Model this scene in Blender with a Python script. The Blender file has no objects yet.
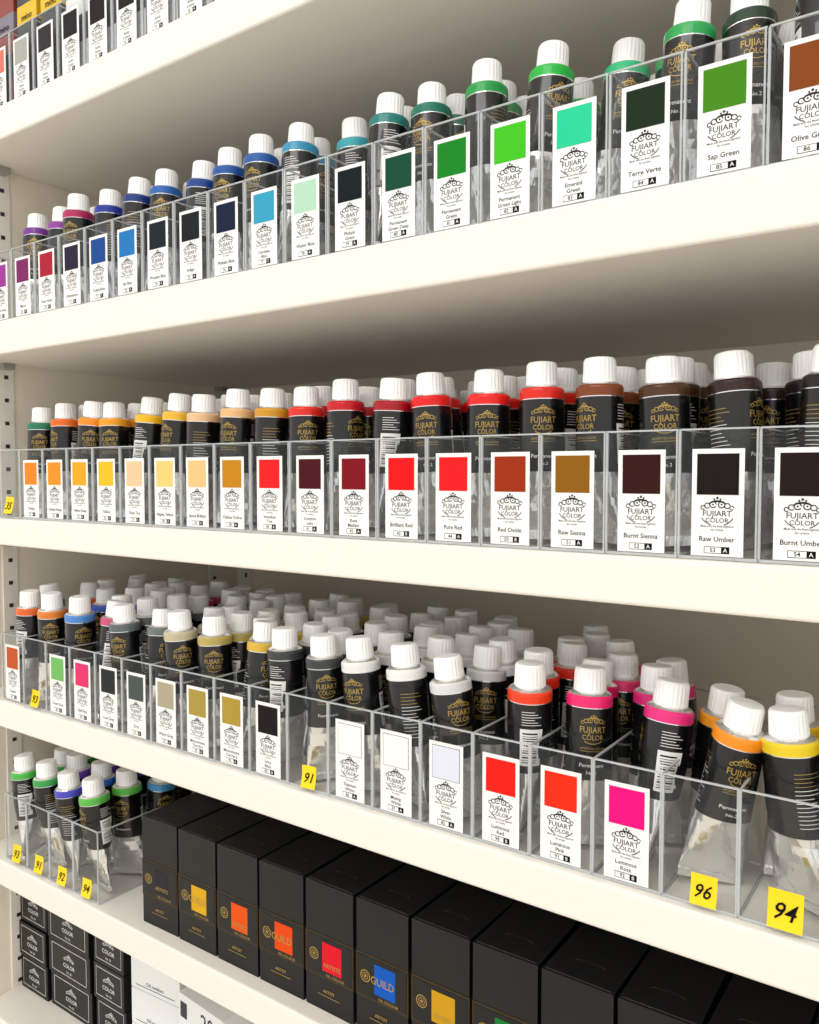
import bpy, math, random
from mathutils import Matrix, Vector
random.seed(11)
H = 1.25           # camera height
MM = 0.001
TH = math.radians(35.3)
FY = 0.425         # front plane of the bins
C = bpy.context
scene = C.scene

# ------------------------------------------------------------ colour helpers
def lin(h):
    h = h.lstrip('#')
    o = []
    for i in (0, 2, 4):
        v = int(h[i:i+2], 16)/255
        o.append(v/12.92 if v <= .04045 else ((v+.055)/1.055)**2.4)
    return (o[0], o[1], o[2], 1)

def mat(name, col, rough=.5, metal=0., bump=0., bscale=400., var=0., coat=0., objcol=False, spec=.5):
    m = bpy.data.materials.new(name); m.use_nodes = True
    nt = m.node_tree; b = nt.nodes['Principled BSDF']
    c = lin(col) if isinstance(col, str) else col
    b.inputs['Base Color'].default_value = c
    b.inputs['Roughness'].default_value = rough
    b.inputs['Metallic'].default_value = metal
    b.inputs['Specular IOR Level'].default_value = spec
    b.inputs['Coat Weight'].default_value = coat
    if objcol:
        oi = nt.nodes.new('ShaderNodeObjectInfo')
        nt.links.new(oi.outputs['Color'], b.inputs['Base Color'])
    tc = nt.nodes.new('ShaderNodeTexCoord')
    nz = nt.nodes.new('ShaderNodeTexNoise'); nz.inputs['Scale'].default_value = bscale
    nt.links.new(tc.outputs['Object'], nz.inputs['Vector'])
    if bump > 0:
        bp = nt.nodes.new('ShaderNodeBump'); bp.inputs['Strength'].default_value = bump
        bp.inputs['Distance'].default_value = .001
        nt.links.new(nz.outputs['Fac'], bp.inputs['Height'])
        nt.links.new(bp.outputs['Normal'], b.inputs['Normal'])
    if var > 0 and not objcol:
        mx = nt.nodes.new('ShaderNodeMix'); mx.data_type = 'RGBA'
        mx.inputs[6].default_value = c
        mx.inputs[7].default_value = tuple(x*(1-var) for x in c[:3])+(1,)
        nt.links.new(nz.outputs['Fac'], mx.inputs[0])
        nt.links.new(mx.outputs[2], b.inputs['Base Color'])
    return m

M_WHITE = mat('shelf_paint', '#F1ECE3', .4, var=.02, bscale=8)
M_BACK = mat('back_panel_paint', '#F6EDDC', .5, var=.03, bscale=5)
M_SLOT = mat('slot_dark', '#2c2a28', .6)
M_METAL = mat('galvanised_steel', '#b9b9b6', .35, .9)
M_CARD = mat('label_card_paper', '#F2F2F1', .6, var=.02, bscale=60, spec=.2)
M_GREY = mat('print_grey', '#47474a', .6, spec=.1)
M_INK = mat('print_black', '#0c0c0e', .6, spec=.1)
M_SW = mat('paint_swatch', '#ffffff', .5, objcol=True, spec=.12)
M_STK = mat('yellow_sticky_note', '#FBD92c', .6, spec=.1)
M_CAP = mat('cap_plastic', '#FAFAFA', .3, bump=.02)
M_BAND = mat('tube_colour_band', '#ffffff', .35, objcol=True, coat=.15, spec=.3)
M_BLK = mat('tube_black_print', '#0c0c0d', .26, coat=.3, spec=.4)
M_GOLD = mat('gold_foil', '#B0924a', .38, .5)
M_WPR = mat('white_print', '#E9E9E6', .5)
M_FLOOR = mat('floor_tile', '#E6DDCC', .35, var=.08, bscale=3)
M_CEIL = mat('ceiling_paint', '#F2F2F0', .8)
M_BBOX = mat('black_carton', '#0f1013', .36, var=.2, bscale=30, spec=.35)
M_FOIL = mat('bronze_band', '#4a3a24', .4, .5, var=.6, bscale=150)

def silver():
    m = bpy.data.materials.new('aluminium_tube'); m.use_nodes = True
    nt = m.node_tree; b = nt.nodes['Principled BSDF']
    b.inputs['Base Color'].default_value = (.86, .86, .87, 1)
    b.inputs['Metallic'].default_value = .9
    b.inputs['Roughness'].default_value = .22
    tc = nt.nodes.new('ShaderNodeTexCoord'); mp = nt.nodes.new('ShaderNodeMapping')
    mp.inputs['Scale'].default_value = (120, 120, 45)
    nz = nt.nodes.new('ShaderNodeTexNoise'); nz.inputs['Scale'].default_value = 1
    bp = nt.nodes.new('ShaderNodeBump'); bp.inputs['Strength'].default_value = .5
    bp.inputs['Distance'].default_value = .0035
    nt.links.new(tc.outputs['Object'], mp.inputs['Vector']); nt.links.new(mp.outputs[0], nz.inputs['Vector'])
    nt.links.new(nz.outputs['Fac'], bp.inputs['Height']); nt.links.new(bp.outputs['Normal'], b.inputs['Normal'])
    return m
M_SIL = silver()

def acrylic(name, base_alpha, tint, fres=1.0, diff=(.9, .93, .95, 1)):
    m = bpy.data.materials.new(name); m.use_nodes = True
    nt = m.node_tree; nt.nodes.clear()
    out = nt.nodes.new('ShaderNodeOutputMaterial')
    tr = nt.nodes.new('ShaderNodeBsdfTransparent'); tr.inputs[0].default_value = tint
    gl = nt.nodes.new('ShaderNodeBsdfGlossy'); gl.inputs['Roughness'].default_value = .04
    df = nt.nodes.new('ShaderNodeBsdfDiffuse'); df.inputs[0].default_value = diff
    fr = nt.nodes.new('ShaderNodeLayerWeight'); fr.inputs['Blend'].default_value = .12
    mu = nt.nodes.new('ShaderNodeMath'); mu.operation = 'MULTIPLY'; mu.inputs[1].default_value = fres
    m1 = nt.nodes.new('ShaderNodeMixShader'); m2 = nt.nodes.new('ShaderNodeMixShader')
    m1.inputs[0].default_value = base_alpha
    nt.links.new(tr.outputs[0], m1.inputs[1]); nt.links.new(df.outputs[0], m1.inputs[2])
    nt.links.new(fr.outputs['Fresnel'], mu.inputs[0]); nt.links.new(mu.outputs[0], m2.inputs[0])
    nt.links.new(m1.outputs[0], m2.inputs[1]); nt.links.new(gl.outputs[0], m2.inputs[2])
    nt.links.new(m2.outputs[0], out.inputs[0])
    return m
M_ACR = acrylic('clear_acrylic', .025, (.98, .985, .985, 1), .9)
M_EDGE = acrylic('acrylic_polished_edge', .45, (.78, .8, .8, 1), 1.3)

# ------------------------------------------------------------ mesh builder
class MB:
    def __init__(s): s.v = []; s.f = []; s.m = []; s.mats = []; s.sm = []
    def mi(s, m):
        if m not in s.mats: s.mats.append(m)
        return s.mats.index(m)
    def add(s, vs, fs, m, smooth=False):
        o = len(s.v); i = s.mi(m)
        s.v += [tuple(v) for v in vs]
        for f in fs:
            s.f.append(tuple(o+k for k in f)); s.m.append(i); s.sm.append(smooth)
    def box(s, x0, x1, y0, y1, z0, z1, m):
        v = [(x, y, z) for x in (x0, x1) for y in (y0, y1) for z in (z0, z1)]
        s.add(v, [(0, 1, 3, 2), (4, 6, 7, 5), (0, 4, 5, 1), (2, 3, 7, 6), (0, 2, 6, 4), (1, 5, 7, 3)], m)
    def mesh(s, name):
        me = bpy.data.meshes.new(name)
        me.from_pydata(s.v, [], s.f)
        for m in s.mats: me.materials.append(m)
        me.polygons.foreach_set('material_index', s.m)
        me.polygons.foreach_set('use_smooth', s.sm)
        me.update(); return me
    def obj(s, name, parent=None, loc=(0, 0, 0), bevel=0):
        o = bpy.data.objects.new(name, s.mesh(name)); C.collection.objects.link(o)
        o.location = loc
        if parent: o.parent = parent
        if bevel:
            b = o.modifiers.new('bevel', 'BEVEL'); b.width = bevel; b.segments = 3
            b.limit_method = 'ANGLE'
        return o

def empty(name, loc=(0, 0, 0)):
    e = bpy.data.objects.new(name, None); e.empty_display_size = .02
    C.collection.objects.link(e); e.location = loc; return e

_tc = {}
def text2d(s, res=2):
    if s in _tc: return _tc[s]
    cu = bpy.data.curves.new('t', 'FONT'); cu.body = s; cu.size = 1; cu.align_x = 'CENTER'
    cu.resolution_u = res; cu.offset = .008
    o = bpy.data.objects.new('t', cu); C.collection.objects.link(o)
    C.view_layer.update()
    me = bpy.data.meshes.new_from_object(o.evaluated_get(C.evaluated_depsgraph_get()))
    vs = [(v.co.x, v.co.y) for v in me.vertices]; fs = [tuple(p.vertices) for p in me.polygons]
    bpy.data.objects.remove(o); bpy.data.curves.remove(cu); bpy.data.meshes.remove(me)
    xs = [v[0] for v in vs] or [0]
    if vs:
        cx = (min(xs)+max(xs))/2; vs = [(x-cx, y) for x, y in vs]
    _tc[s] = (vs, fs, max(xs)-min(xs)); return _tc[s]

def text_fit(s, height, maxw):
    vs, fs, w = text2d(s)
    k = height/.7
    kx = min(k, maxw/max(w, .01))
    return [(x*kx, y*min(k, kx*1.25)) for x, y in vs], fs

def arc2d(cx, cy, r, a0, a1, w, n=10):
    vs = []; fs = []
    for i in range(n+1):
        a = math.radians(a0+(a1-a0)*i/n)
        vs += [(cx+(r-w/2)*math.cos(a), cy+(r-w/2)*math.sin(a)), (cx+(r+w/2)*math.cos(a), cy+(r+w/2)*math.sin(a))]
    for i in range(n): fs.append((2*i, 2*i+1, 2*i+3, 2*i+2))
    return vs, fs
def rect2d(x0, x1, y0, y1, nx=1):
    vs = []; fs = []
    for i in range(nx+1):
        x = x0+(x1-x0)*i/nx; vs += [(x, y0), (x, y1)]
    for i in range(nx): fs.append((2*i, 2*i+2, 2*i+3, 2*i+1))
    return vs, fs
def disc2d(cx, cy, r, n=10):
    return [(cx+r*math.cos(i*2*math.pi/n), cy+r*math.sin(i*2*math.pi/n)) for i in range(n)], [tuple(range(n))]

def crest(s=1.0, cx=0, cy=0, b=1.0):
    L = []
    for sg in (-1, 1):
        L.append(arc2d(cx+sg*2.1*s, cy, 1.6*s, 0, 330, .6*s*b))
        L.append(disc2d(cx+sg*2.1*s, cy, .5*s, 8))
        L.append(arc2d(cx+sg*4.8*s, cy-.6*s, 1.3*s, 0, 320, .55*s*b))
        L.append(arc2d(cx+sg*7.0*s, cy-1.6*s, 1.0*s, 0, 320, .5*s*b))
        L.append(disc2d(cx+sg*1.5*s, cy+2.7*s, .5*s, 8))
    L.append(disc2d(cx, cy+3.3*s, .7*s, 8))
    L.append(arc2d(cx, cy-7*s, 8.5*s, 60, 120, .6*s*b, 12))
    L.append(rect2d(cx-1.8*s, cx+1.8*s, cy+1.5*s, cy+2.2*s))
    return L

# ------------------------------------------------------------ paint tube
R = 13.7
SH = {93.5: 1, 94.5: .985, 95.5: .93, 96.5: .84, 97.7: .68}
def sect(z, dent=0):
    t = max(0, min(1, (z-6)/66))
    b = max(.8, R*math.sin(t*math.pi/2)**.85)
    a = R+(17.3-R)*(1-t)**1.4
    if dent and 8 < z < 50: b *= 1+.07*math.sin(z*.35+dent*2.1)
    if z > 93:
        q = SH.get(z)
        if q: a = b = R*q
    return a*MM, b*MM

def make_tube(dent):
    mb = MB(); N = 40
    zs = [0, 3, 6, 9, 13, 18, 23, 28, 33, 38, 43, 44, 52, 60, 70, 88.0, 88.5, 93.5, 94.5, 95.5, 96.5, 97.7]
    for i in range(len(zs)-1):
        z0, z1 = zs[i], zs[i+1]
        m = M_SIL if z1 <= 43 else (M_BLK if z1 <= 88 else M_BAND)
        if z0 == 88.0: m = M_SIL
        if z0 >= 95.5: m = M_SIL
        vs = []
        for z in (z0, z1):
            a, b = sect(z, dent)
            for k in range(N):
                th = 2*math.pi*k/N
                w = 1+(.02*math.sin(3*th+z*.2+dent) if 10 < z < 42 else 0)
                vs.append((a*math.sin(th)*w, -b*math.cos(th)*w, z*MM))
        mb.add(vs, [(k, (k+1) % N, N+(k+1) % N, N+k) for k in range(N)], m, True)
    mb.add([(math.sin(2*math.pi*k/N)*sect(0)[0], -math.cos(2*math.pi*k/N)*sect(0)[1], 0) for k in range(N)], [tuple(range(N))[::-1]], M_SIL)
    mb.box(-.0172, .0172, -.0016, .0016, 0, .0045, M_SIL)
    # finely ribbed cap
    NC = 96
    prof = [(97.0, 8.9, 0), (97.0, 9.75, 0), (98.6, 9.75, 0), (98.9, 9.6, .11), (110.0, 9.2, .11), (110.9, 9.05, 0), (111.8, 8.6, 0), (112.2, 7.8, 0), (112.0, 6.5, 0)]
    rings = []
    for z, r, rb in prof:
        rings.append([((r+(rb if (k//2) % 2 else -rb))*MM*math.cos(2*math.pi*k/NC), (r+(rb if (k//2) % 2 else -rb))*MM*math.sin(2*math.pi*k/NC), z*MM) for k in range(NC)])
    vs = [p for r in rings for p in r]
    fs = [(i*NC+k, i*NC+(k+1) % NC, (i+1)*NC+(k+1) % NC, (i+1)*NC+k) for i in range(len(prof)-1) for k in range(NC)]
    fs.append(tuple((len(prof)-1)*NC+k for k in range(NC)))
    mb.add(vs, fs, M_CAP)
    def wrap(geo, th0, m, off=.12, zc=0, xc=0):
        vs2, fs2 = geo; vs = []
        for x, z in vs2:
            th = th0+(x+xc)/R; zz = z+zc
            a, b = sect(min(zz, 86)); a += off*MM; b += off*MM
            vs.append((a*math.sin(th), -b*math.cos(th), zz*MM))
        mb.add(vs, fs2, m)
    for g in crest(.9, 0, 81.0): wrap(g, 0, M_GOLD)
    wrap(text_fit('FUJIART', 3.9, 15.5), 0, M_GOLD, zc=73.2)
    wrap(text_fit('COLOR', 3.3, 12.5), 0, M_GOLD, zc=68.8)
    wrap(arc2d(0, 75, 8.6, 235, 305, .5, 12), 0, M_GOLD)
    wrap(text_fit("ARTISTS' OIL COLOUR", 1.6, 15), 0, M_GOLD, zc=62.8)
    wrap(rect2d(-7.5, 7.5, 61.5, 61.8, 6), 0, M_GOLD)
    wrap(text_fit('Permanent', 2.4, 14), 0, M_WPR, zc=51.5)
    wrap(text_fit('No.2', 2.0, 8), 0, M_WPR, zc=47)
    thb = math.radians(112)
    wrap(rect2d(-7, 7, 48, 72, 8), thb, M_WPR)
    for i in range(13):
        w = [.5, .3, .8, .3, .6][i % 5]
        wrap(rect2d(-5.4, 3.8, 50+i*1.55, 50+i*1.55+w*1.2, 6), thb, M_INK, .22)
    for i in range(6):
        wrap(rect2d(-6, 6-(i % 3)*2, 74.5+i*1.7, 74.9+i*1.7, 6), thb, M_WPR)
    thc = math.radians(-105)
    for i in range(14):
        wrap(rect2d(-7, 7-(i % 4)*1.5, 49+i*2.3, 49.35+i*2.3, 6), thc, M_GOLD if i > 9 else M_WPR)
    return mb.mesh('paint_tube_mesh')
TUBES = [make_tube(d) for d in (0, 1, 2)]

def tube(parent, n, x, y, z, spin, lean, side, col, s=1.0):
    o = bpy.data.objects.new('tube_%d' % n, TUBES[random.randrange(3)])
    C.collection.objects.link(o); o.parent = parent
    o.matrix_local = Matrix.Translation((x, y, z)) @ Matrix.Rotation(-lean, 4, 'X') @ Matrix.Rotation(side, 4, 'Y') @ Matrix.Rotation(spin, 4, 'Z') @ Matrix.Diagonal((1, 1, s, 1))
    c = lin(col) if isinstance(col, str) else col
    o.color = c; return o

def spin_rand():
    if random.random() < .62: return random.gauss(.5, .45)
    return random.choice([-1.1, 2.6, -1.4, -1.7, 3.1])

# ------------------------------------------------------------ bins
BW = 38.4; BH = 66; BD = 182
def make_bin(last):
    mb = MB(); w = BW/2*MM; h = BH*MM; d = BD*MM; z0 = .0012
    mb.add([(-w, 0, z0), (w, 0, z0), (w, 0, h), (-w, 0, h)], [(0, 1, 2, 3)], M_ACR)
    mb.add([(-w, 0, z0), (-w, d, z0), (-w, d, h), (-w, 0, h)], [(0, 1, 2, 3)], M_ACR)
    mb.add([(-w, d, z0), (w, d, z0), (w, d, h), (-w, d, h)], [(0, 1, 2, 3)], M_ACR)
    e = .0006
    mb.box(-w, w, -e, e, h-.0003, h+.0006, M_EDGE)
    mb.box(-w, w, -e, e, .0003, .0018, M_EDGE)
    mb.box(-w-e, -w+e, -e, e*1.5, .0018, h-.0003, M_EDGE)
    mb.box(w-2*e, w-e*.5, -e, e, .0018, h-.0003, M_EDGE)
    mb.box(-w-e, -w+e, e, d, h-.0003, h+.0006, M_EDGE)
    mb.box(-w-e, -w+e, e, d, .0003, .0018, M_EDGE)
    mb.box(-w, w, d-e, d+e, h-.0003, h+.0006, M_EDGE)
    if last:
        mb.add([(w, 0, z0), (w, d, z0), (w, d, h), (w, 0, h)], [(0, 1, 2, 3)], M_ACR)
        mb.box(w-e, w+e, e, d, h-.0003, h+.0006, M_EDGE)
        mb.box(w-e, w+e, e, d, .0003, .0018, M_EDGE)
    return mb.mesh('acrylic_bin_mesh')
BIN, BINL = make_bin(False), make_bin(True)

def label_card(parent, name, code, col, lw=25.4, lh=54., zb=2.2, pale=False):
    mb = MB(); w = lw/2
    def put(geo, m, lay, xc=0, zc=0):
        vs, fs = geo
        mb.add([((x+xc)*MM, -(.7+.09*lay)*MM, (z+zc+zb)*MM) for x, z in vs], fs, m)
    mb.box(-w*MM, w*MM, -.0007, -.0004, zb*MM, (zb+lh)*MM, M_CARD)
    if pale: put(rect2d(-w+2.2, w-2.2, lh-23.4, lh-2.2), M_GREY, 1)
    put(rect2d(-w+2.5, w-2.5, lh-23.1, lh-2.5), M_SW, 2)
    for g in crest(1.0, 0, lh-28.0, 1.0): put(g, M_GREY, 1)
    put(text_fit('FUJIART', 2.8, 16), M_GREY, 1, zc=lh-33.8)
    put(text_fit('COLOR', 2.3, 12), M_GREY, 1, zc=lh-37.0)
    put(arc2d(0, lh-29.5, 9.3, 215, 250, .5, 8), M_GREY, 1)
    put(arc2d(0, lh-29.5, 9.3, 290, 325, .5, 8), M_GREY, 1)
    put(text_fit('Made with the finest pigments', 1.1, 16), M_GREY, 1, zc=lh-39.4)
    put(text_fit('for artists', 1.1, 8), M_GREY, 1, zc=lh-41.2)
    if isinstance(name, str): name = [name]
    if len(name) == 1: put(text_fit(name[0], 2.5, 21), M_INK, 1, zc=7.4)
    else:
        put(text_fit(name[0], 2.2, 20), M_INK, 1, zc=9.1); put(text_fit(name[1], 2.2, 20), M_INK, 1, zc=5.9)
    num, let = code
    zc = 1.9
    put(rect2d(-6.2, 6.2, zc-.6, zc+2.9), M_INK, 1); put(rect2d(-5.9, 2.2, zc-.3, zc+2.6), M_CARD, 2)
    put(text_fit(num, 2.1, 5), M_INK, 3, xc=-1.9, zc=zc+.2)
    put(text_fit(let, 2.0, 3), M_CARD, 3, xc=4.2, zc=zc+.25)
    o = mb.obj('label_card', parent); o.color = lin(col); return o

def sticker(parent, txt, x=2, z=4, rot=.05, s=1.0):
    mb = MB()
    n = 6; vs = []; fs = []
    cy = lambda b: -.0012-.003*((1-b/16)**2)
    for i in range(n+1):
        b = 16*i/n; vs += [(-7*MM*s, cy(b), b*MM*s), (7*MM*s, cy(b), b*MM*s)]
    for i in range(n): fs.append((2*i, 2*i+1, 2*i+3, 2*i+2))
    mb.add(vs, fs, M_STK)
    t, f = text_fit(txt, 7.0, 9.0)
    mb.add([((a+(b*.3))*MM*s-.001, cy(b+4)-.0004, (b+4)*MM*s) for a, b in t], f, M_INK)
    o = mb.obj('price_sticker', parent, (x*MM, 0, z*MM)); o.rotation_euler = (0, rot, 0); return o

def bin_at(x, z, lab=None, stick=None, last=False):
    o = bpy.data.objects.new('acrylic_bin', BINL if last else BIN); C.collection.objects.link(o)
    o.location = (x, FY, z)
    if lab: label_card(o, *lab)
    if stick: sticker(o, *stick)
    return o

def fill(x, z, cols, n, y0=30., lean=(.0, .08), stag=3., step=28.2, skip=0, sc=.95, side0=0., first=None):
    e = empty('paint_tubes', (x, FY, z))
    for j in range(n):
        if j and random.random() < skip: continue
        y = y0+j*step+random.uniform(-1.5, 1.5)
        if y > BD-15: break
        xx = (stag*(-1 if j % 2 else 1)+random.uniform(-1.2, 1.2))
        ln = random.uniform(*lean); sd = random.gauss(side0, .04)
        if j == 0 and first: xx, ln, sd = first
        c = cols if isinstance(cols, str) else random.choice(cols)
        tube(e, j+1, (xx-side0*40)*MM, y*MM, .0032, spin_rand(), ln, sd, c, sc*random.uniform(.98, 1.015))
    return e

zA, zB, zC, zD, zE, zF = H+.344, H+.1455, H-.044, H-.2245, H-.387, H-.554
# ---- shelf B : blues and greens
rowB = [
 ('#962F94', 'Cobalt Violet', ('68', 'B'), '#7A2F98'), ('#7A1C60', 'Mauve', ('69', 'A'), '#8e3aa0'),
 ('#A8142E', 'Rose Violet', ('70', 'B'), '#B0205A'), ('#201a34', 'Ultramarine', ('71', 'A'), '#20309a'),
 ('#144590', 'Cobalt Blue', ('72', 'C'), '#12347c'), ('#1D74BA', 'Sky Blue', ('73', 'A'), '#1c60b0'),
 ('#121a28', 'Prussian Blue', ('74', 'A'), '#164290'), ('#101820', 'Indigo', ('75', 'A'), '#1450a0'),
 ('#0e1c3a', 'Phthalo Blue', ('76', 'A'), '#1c58a4'), ('#349EC0', ['Cerulean', 'Blue'], ('77', 'C'), '#3090b8'),
 ('#B0D8BE', 'Water Blue', ('78', 'A'), '#38a4b0'), ('#08161c', ['Phthalo', 'Green'], ('79', 'A'), '#187c78'),
 ('#0a4832', ['Permanent', 'Green Deep'], ('80', 'A'), '#10705c'), ('#10801f', ['Permanent', 'Green'], ('81', 'A'), '#189a48'),
 ('#40BE1c', ['Permanent', 'Green Light'], ('82', 'A'), '#22b444'), ('#28C896', ['Emerald', 'Green'], ('83', 'A'), '#30bc80'),
 ('#142814', 'Terre Verte', ('84', 'A'), '#2aa454'), ('#428514', 'Sap Green', ('85', 'A'), '#1d3a24'),
 ('#824214', 'Olive Green', ('86', 'A'), '#3e6b2a'), ('#40522a', 'Olive Umber', ('86', 'A'), '#4c5e2a'), ('#5a4a22', 'Green Earth', ('86', 'A'), '#4c5e2a')]
for i, (sw, nm, cd, bd) in enumerate(rowB):
    x = -.783+.0395*i
    bin_at(x, zB, (nm, cd, sw), None, i == len(rowB)-1)
    fill(x, zB, bd, 4 if i > 10 else 3, y0=random.choice([30, 34, 38]) if i not in (10, 15) else 55, sc=.965)
# ---- shelf C : yellows, reds, browns
rowC = [
 ('#F5A02A', 'Orange', ('32', 'A'), '#1f7a5a'), ('#F2861a', 'Orange', ('33', 'A'), '#EE6c18'), ('#F4901a', 'Cadmium Orange', ('34', 'C'), '#F39018'),
 ('#F7A61a', 'Yellow Deep', ('35', 'A'), '#F5A018'), ('#F7BC20', 'Yellow', ('36', 'A'), '#F4BC12'),
 ('#F2C69c', 'Flesh Tint', ('37', 'A'), '#F0BA30'), ('#F0CC78', 'Naples Yellow', ('38', 'A'), '#EDC090'),
 ('#EEC284', 'Jaune Brillant', ('39', 'A'), '#EBBA80'), ('#C28212', 'Yellow Ochre', ('40', 'A'), '#D49620'),
 ('#EE1a1e', ['Vermilion', 'Tint'], ('40', 'A'), '#E4281e'), ('#480814', ['Crimson', 'Lake'], ('41', 'A'), '#C8101c'),
 ('#7E0818', ['Rose', 'Madder'], ('42', 'A'), '#A80c20'), ('#EA1016', 'Brilliant Red', ('43', 'B'), '#E61414'),
 ('#EC1a1e', 'Pure Red', ('44', 'A'), '#EA1c18'), ('#9a300e', 'Red Oxide', ('50', 'B'), '#DE2414'),
 ('#8c5c12', 'Raw Sienna', ('51', 'A'), '#803e1a'), ('#32100c', 'Burnt Sienna', ('52', 'A'), '#4c2c10'),
 ('#181010', 'Raw Umber', ('53', 'A'), '#2e1612'), ('#201212', 'Burnt Umber', ('54', 'A'), '#201815'),
 ('#2b1c19', 'Sepia', ('55', 'A'), '#201815'), ('#2b2a19', 'Vandyke', ('56', 'A'), '#2c1d19')]
for i, (sw, nm, cd, bd) in enumerate(rowC):
    x = -.737+.0391*(i-1)
    if i == 0: bin_at(x, zC, None, ('35', 2, 5))
    else: bin_at(x, zC, (nm, cd, sw), None, i == len(rowC)-1)
    fill(x, zC, bd, 5, y0=random.uniform(31, 36), lean=(0, .06), sc=.955, stag=3.6)
# ---- shelf D : mixed, whites, luminous
S = None
rowD = [
 ('#C0521c', 'Copper', ('87', 'B'), ['#E2662a', '#2b7fd0', '#2aa050']), (S, '93', 0, ['#4a6ad0', '#6a50c0', '#e08030']),
 ('#72B862', 'Green Grey', ('88', 'A'), ['#59b868', '#4f8ad0']), ('#DE306e', 'Shell Pink', ('89', 'A'), ['#E94E90', '#d0507a']),
 ('#24282c', 'Cool Grey', ('90', 'A'), ['#5d666a', '#3aa0b0']), ('#485250', 'Grey', ('91', 'A'), ['#6c7776', '#8a8f8c']),
 ('#ACA48a', 'Warm Grey', ('92', 'A'), ['#C0B798', '#c8c8c0']), ('#A99342', ['Monochrome', 'Tint No.1'], ('93', 'A'), ['#B9A65c', '#9a9a90']),
 ('#AC9238', ['Monochrome', 'Tint No.2'], ('93', 'A'), ['#D8B23a', '#e0c050']), ('#180f12', ['Ivory', 'Black'], ('85', 'A'), ['#3c3d40', '#222326']),
 (S, '91', 0, ['#26282a', '#3c3d40']), ('#F0F0F0', ['Titanium', 'White'], ('86', 'A'), ['#E6E6E4']),
 ('#EEEEEF', ['Mixing', 'White'], ('81', 'A'), ['#E9E9E7']), ('#DCE0EE', ['Silver', 'White'], ('82', 'A'), ['#d8d9dc']),
 ('#FA1c12', ['Luminous', 'Red'], ('98', 'B'), ['#F0301a', '#f0401a']), ('#FA2c12', ['Luminous', 'Pink'], ('91', 'B'), ['#F02470', '#f0407c']),
 ('#F20c80', ['Luminous', 'Rose'], ('92', 'B'), ['#EE2a88', '#e62c80']), (S, '96', 0, ['#F4921a', '#F2A02a']),
 (S, '94', 0, ['#E8BE24', '#E8CB24']), (S, '95', 0, ['#F4B82a', '#E8D13c']), (S, '97', 0, ['#F4B82a', '#E8D13c'])]
for i, (sw, nm, cd, bd) in enumerate(rowD):
    x = -.777+.0388*i
    if sw is None: bin_at(x, zD, None, (nm, 3, 3, random.uniform(-.1, .1), .95 if i < 18 else 1.15), i == len(rowD)-1)
    else: bin_at(x, zD, (nm, cd, sw, 25., 54., 2.2, i in (11, 12, 13)))
    n = 6 if i < 15 else (4 if i == 15 else 3)
    if i >= 17: n = 2
    y0 = 20 if i < 14 else 27
    first = {11: (2, 0., -.09), 12: (3, 0.02, -.11), 13: (2, -.02, -.13), 9: (0, 0, -.03), 7: (-1, .02, -.05)}.get(i)
    fill(x, zD, bd, n, y0=y0, lean=(-.06, .12) if i < 17 else (-.02, .03), stag=4., step=27.5, skip=.06, sc=.945 if i < 17 else .9, side0=.2 if i == 17 else (-.05 if i == 18 else 0), first=first)
# ---- shelf E : four small bins
for i, (st, cs) in enumerate([('93', ['#2aa868', '#4ab84a']), ('91', ['#7a4ac0', '#3aa050']), ('92', ['#2f6fd0', '#4a4ac0']), ('94', ['#d8d040', '#5ab84a', '#4a9ad0'])]):
    x = -.778+.039*i
    bin_at(x, zE, None, (st, 4, 4, -.05), i == 3)
    fill(x, zE, cs, 5, y0=20, lean=(-.05, .08), stag=4, sc=.9, first=(-3, -.04, -.08))

# ------------------------------------------------------------ shelf A : boxed sets in bins
def carton(parent, n, x, y, z, w, d, h, body, band, txt):
    mb = MB()
    mb.box(-w/2, w/2, -d/2, d/2, 0, h, body)
    e = .0002
    mb.box(-w/2-e, w/2+e, -d/2-e, d/2+e, h*.62, h*.78, band)
    t, f = text_fit(txt, 6, w/MM*.85)
    mb.add([(a*MM, -d/2-.0005, h*.65+b*MM) for a, b in t], f, M_INK)
    mb.box(-w/2-e, w/2+e, -d/2-e, -d/2, h*.25, h*.45, M_GREY)
    mb.box(-w/2+.002, w/2-.002, -d/2-.0004, -d/2, h*.965, h*.97, M_GREY)
    o = mb.obj('carton_%d' % n, parent, (x, y, z), .0006); o.rotation_euler[2] = random.gauss(0, .02); return o
MC1 = mat('carton_red', '#8c3a34', .45); MC2 = mat('carton_charcoal', '#3b3d40', .45); MC3 = mat('carton_white', '#E7E9EA', .45)
MC4 = mat('carton_yellow_band', '#E0B820', .45); MC5 = mat('carton_lilac', '#7d7788', .45)
swA = ['#c9857c', '#DA7468', '#A9A8A5', '#2c2a30', '#1c1a1e', '#181518', '#1a1816']
for i in range(19):
    x = -.8165+.0392*i
    sw = swA[i] if i < 7 else '#201e20'
    bin_at(x, zA, (['Artist', 'Colour'], (str(10+i), 'A'), sw), None, i == 18)
    e = empty('boxed_paint_sets', (x, FY, zA))
    for j in range(4):
        body = MC1 if i < 2 else (MC2 if i < 4 else MC3); band = MC4 if 1 < i < 4 else (MC5 if i < 2 else MC3)
        carton(e, j+1, 0, .022+j*.036, .0022, .032, .032, .112, body, band, 'mino')

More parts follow.
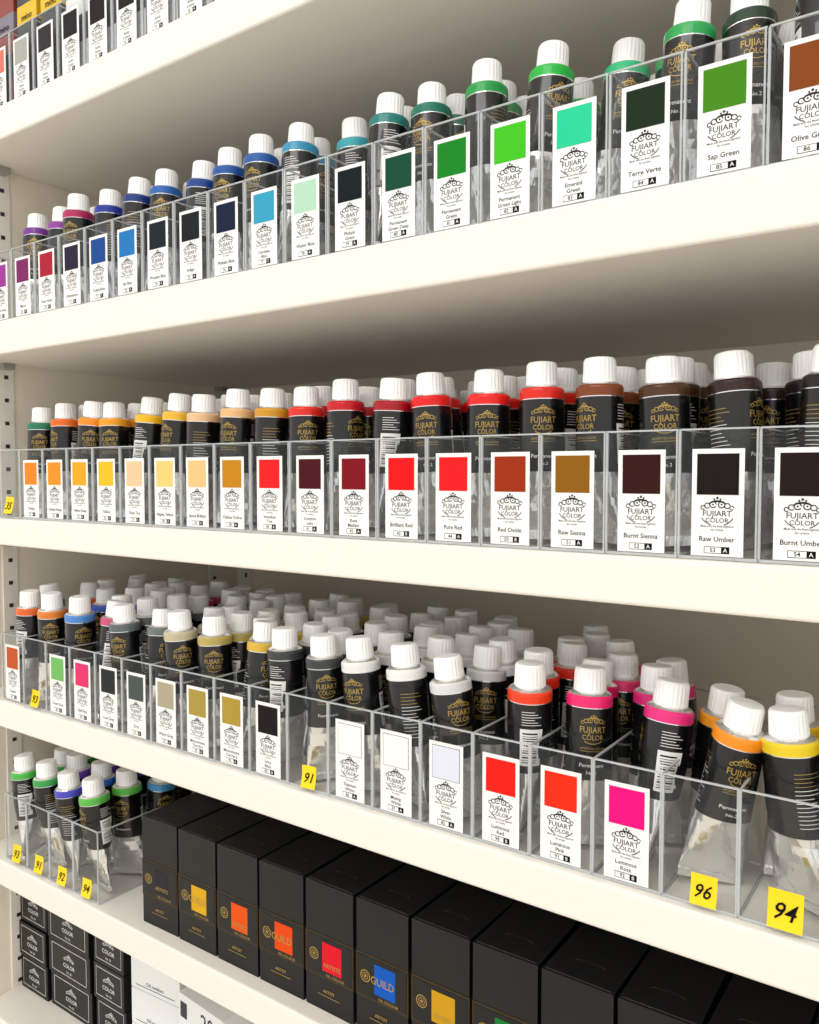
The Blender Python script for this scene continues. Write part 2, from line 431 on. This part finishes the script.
# ------------------------------------------------------------ black upright boxes on shelf E
def black_box(x, col, n):
    mb = MB(); w, d, h = .0445, .13, .093
    mb.box(-w/2, w/2, 0, d, 0, h, M_BBOX)
    e = .0003
    mb.box(-w/2-e, w/2+e, -e, d*.75, h*.26, h*.60, M_FOIL)
    mb.box(-w/2+.001, w/2-.001, -.0006, 0, h*.28, h*.58, M_BBOX)
    def put(g, m, l, xc=0, zc=0):
        mb.add([((a+xc)*MM, -(.6+.12*l)*MM, (b+zc)*MM) for a, b in g[0]], g[1], m)
    put(rect2d(-6, 12, 30, 51), M_SW, 1)
    if n % 2: put(text_fit('GUILD', 5.4, 20), M_GOLD, 2, 1, 37)
    else: put(text_fit('ARTISTS', 3.2, 16), M_GOLD, 2, 3, 33)
    for xx, zz, s in ((-14, 40, .9),):
        put(arc2d(xx, zz, 4.4*s, 0, 360, .7, 24), M_GOLD, 1); put(arc2d(xx, zz, 2.6*s, 0, 360, .5, 18), M_GOLD, 1)
        put(disc2d(xx, zz, 1.2*s, 12), M_GOLD, 1)
    put(text_fit('OIL COLOUR', 2, 18), M_GOLD, 1, 6, 26.5)
    put(text_fit('ARTIST', 2.4, 14), M_GOLD, 1, 0, 14); put(rect2d(-10, 10, 11.5, 11.9), M_GOLD, 1)
    mb.box(-w/2+.002, w/2-.002, .0015, .0021, h, h+.0005, M_SLOT)
    t = arc2d(0, 0, 9, 180, 360, .8, 16)
    mb.add([(a*MM, .012-b*MM+(b+9)*MM*.8, h+.0004) for a, b in t[0]], t[1], M_GOLD)
    o = mb.obj('paint_carton', None, (x, .432, zE+.0003), .0008); o.color = lin(col)
    o.rotation_euler[2] = random.gauss(0, .012); return o
bcols = ['#2a2a2c', '#D8A51e', '#E0540f', '#E0480c', '#DA1428', '#0c56B8', '#C8981a', '#1a7a38', '#b8b8b8', '#7a1a7a', '#E0540f', '#2a2a2c', '#2a5aa0']
for i, c in enumerate(bcols):
    black_box(-.565+.0472*i, c, i)

# ------------------------------------------------------------ shelf F : stacked small cartons
def small_box(x, y, z, w, d, h, white=False, rz=0, txt=True):
    mb = MB(); body = MC3 if white else M_BBOX; ink = M_GREY if white else M_WPR
    mb.box(-w/2, w/2, 0, d, 0, h, body)
    W, Hh = w/MM, h/MM
    def put(g, m, xc=0, zc=0, l=1):
        mb.add([((a+xc)*MM, -.12*l*MM, (b+zc)*MM) for a, b in g[0]], g[1], m)
    if white:
        if txt: put(text_fit('20', 13, W*.5), ink, W*.15, Hh*.4)
        put(rect2d(-W*.4, W*.4, 4, 4.7), ink); put(text_fit('Oil medium', 3.4, W*.6), ink, 0, 6.5)
        if txt: put(rect2d(-W*.45, -W*.3, Hh*.35, Hh*.8), M_GREY)
        for k in range(9):
            mb.add([(-w*.35+k*.0016, d*.1, h+.0002), (-w*.35+k*.0016+.0009, d*.1, h+.0002), (-w*.35+k*.0016+.0009, d*.3, h+.0002), (-w*.35+k*.0016, d*.3, h+.0002)], [(0, 1, 2, 3)], M_INK)
    else:
        for g in crest(1.1, 0, Hh*.64): put(g, ink)
        put(text_fit('COLOR', 4, 20), ink, 0, Hh*.36)
        for a in ((-W*.42, W*.42, Hh*.12, Hh*.135), (-W*.42, W*.42, Hh*.89, Hh*.905), (-W*.42, -W*.412, Hh*.12, Hh*.905), (W*.412, W*.42, Hh*.12, Hh*.905)): put(rect2d(*a), ink)
        put(text_fit('No. 20', 2.2, 10), ink, 0, Hh*.2)
    o = mb.obj('small_carton', None, (x, y, z), .0006); o.rotation_euler[2] = rz; return o
for a, b in ((-.842, -.790), (-.788, -.714), (-.711, -.661)):
    for r in range(3):
        small_box((a+b)/2, .462+random.uniform(-.002, .004), zF+r*.0368+.0003, b-a-.002, .1, .0362)
for k, (cx, y, c, hh) in enumerate([(-.619, .466, 3, .0338), (-.542, .454, 3, .0315), (-.467, .455, 2, .0336)]):
    for r in range(c):
        small_box(cx, y, zF+r*(hh+.0006)+.0003, .064, .12, hh, True, [.08, -.08, .02][k], k > 0)

# ------------------------------------------------------------ shelving unit
unit = empty('display_shelving', (0, 0, 0))
XL, XR, YB = -.845, .36, .782
def board(z, t, n):
    mb = MB()
    mb.box(XL, XR, .4185, YB, z-t, z, M_WHITE)
    mb.obj('shelf_%d' % n, unit, bevel=.0022)
    m2 = MB()
    m2.box(XL+.003, XL+.02, YB-.04, YB-.004, z-t-.004, z-t, M_METAL)
    m2.box(XL+.0005, XL+.014, .452, .464, z-t-.006, z-t, M_METAL)
    m2.obj('shelf_clip_%d' % n, unit)
for n, (z, t) in enumerate([(zA+.31, .03), (zA, .031), (zB, .032), (zC, .026), (zD, .026), (zE, .026), (zF, .03), (zF-.3, .03)]):
    board(z, t, n+1)
mb = MB(); mb.box(XL-.02, XL, .4205, YB+.018, .02, H+.95, M_BACK); mb.obj('side_panel_left', unit)
mb = MB(); mb.box(XR, XR+.02, .4205, YB+.018, .02, H+.95, M_BACK); mb.obj('side_panel_right', unit)
mb = MB(); mb.box(XL, XR, YB, YB+.018, .02, H+.95, M_BACK); mb.obj('back_panel', unit)
def standard(x, y, axis, n):
    mb = MB()
    if axis == 'x': mb.box(x, x+.0016, y-.008, y+.008, .05, H+.93, M_WHITE)
    else: mb.box(x-.009, x+.009, y-.0025, y, .05, H+.93, M_WHITE)
    z = .1
    while z < H+.9:
        if axis == 'x': mb.box(x+.0016, x+.0019, y-.0022, y+.0022, z, z+.004, M_SLOT)
        else: mb.box(x-.002, x+.002, y-.0028, y-.0025, z, z+.006, M_SLOT)
        z += .024
    mb.obj('slotted_standard_%d' % n, unit)
standard(XL, .461, 'x', 1); standard(XL, .74, 'x', 2)
standard(XL+.02, YB, 'y', 3); standard(.3, YB, 'y', 4)

# ------------------------------------------------------------ room
def room(name, b, m):
    mb = MB(); mb.box(*b, m); return mb.obj(name)
room('floor', (-3, 3, -2.5, .95, -.05, 0), M_FLOOR)
room('wall_back', (-3, 3, .82, .95, 0, 2.8), M_CEIL)
room('ceiling', (-3, 3, -2.5, .95, 2.8, 2.85), M_CEIL)
def area(name, loc, rot, sx, sy, e, col=(1, 1, 1)):
    l = bpy.data.lights.new(name, 'AREA'); l.shape = 'RECTANGLE'; l.size = sx; l.size_y = sy; l.energy = e; l.color = col
    o = bpy.data.objects.new(name, l); C.collection.objects.link(o); o.location = loc; o.rotation_euler = rot
    return o
area('ceiling_light', (-.9, -.6, 2.78), (math.radians(5), 0, 0), 1.2, .3, 7, (1, .98, .95))
area('ceiling_light', (.5, -.6, 2.78), (math.radians(5), 0, 0), 1.2, .3, 7, (1, .98, .95))
area('ceiling_light', (-.2, -1.8, 2.78), (math.radians(30), 0, 0), 2.4, .3, 24, (1, .98, .95))
w = bpy.data.worlds.new('World'); scene.world = w; w.use_nodes = True
w.node_tree.nodes['Background'].inputs[0].default_value = (1, .98, .945, 1)
w.node_tree.nodes['Background'].inputs[1].default_value = 1.12

cam = bpy.data.cameras.new('camera'); co = bpy.data.objects.new('camera', cam); C.collection.objects.link(co)
cam.sensor_fit = 'VERTICAL'; cam.sensor_height = 24; cam.lens = 820/1024*24; cam.clip_start = .01
co.location = (0, 0, H); co.rotation_euler = (math.radians(90-2.72), 0, TH)
scene.camera = co
scene.view_settings.view_transform = 'Standard'
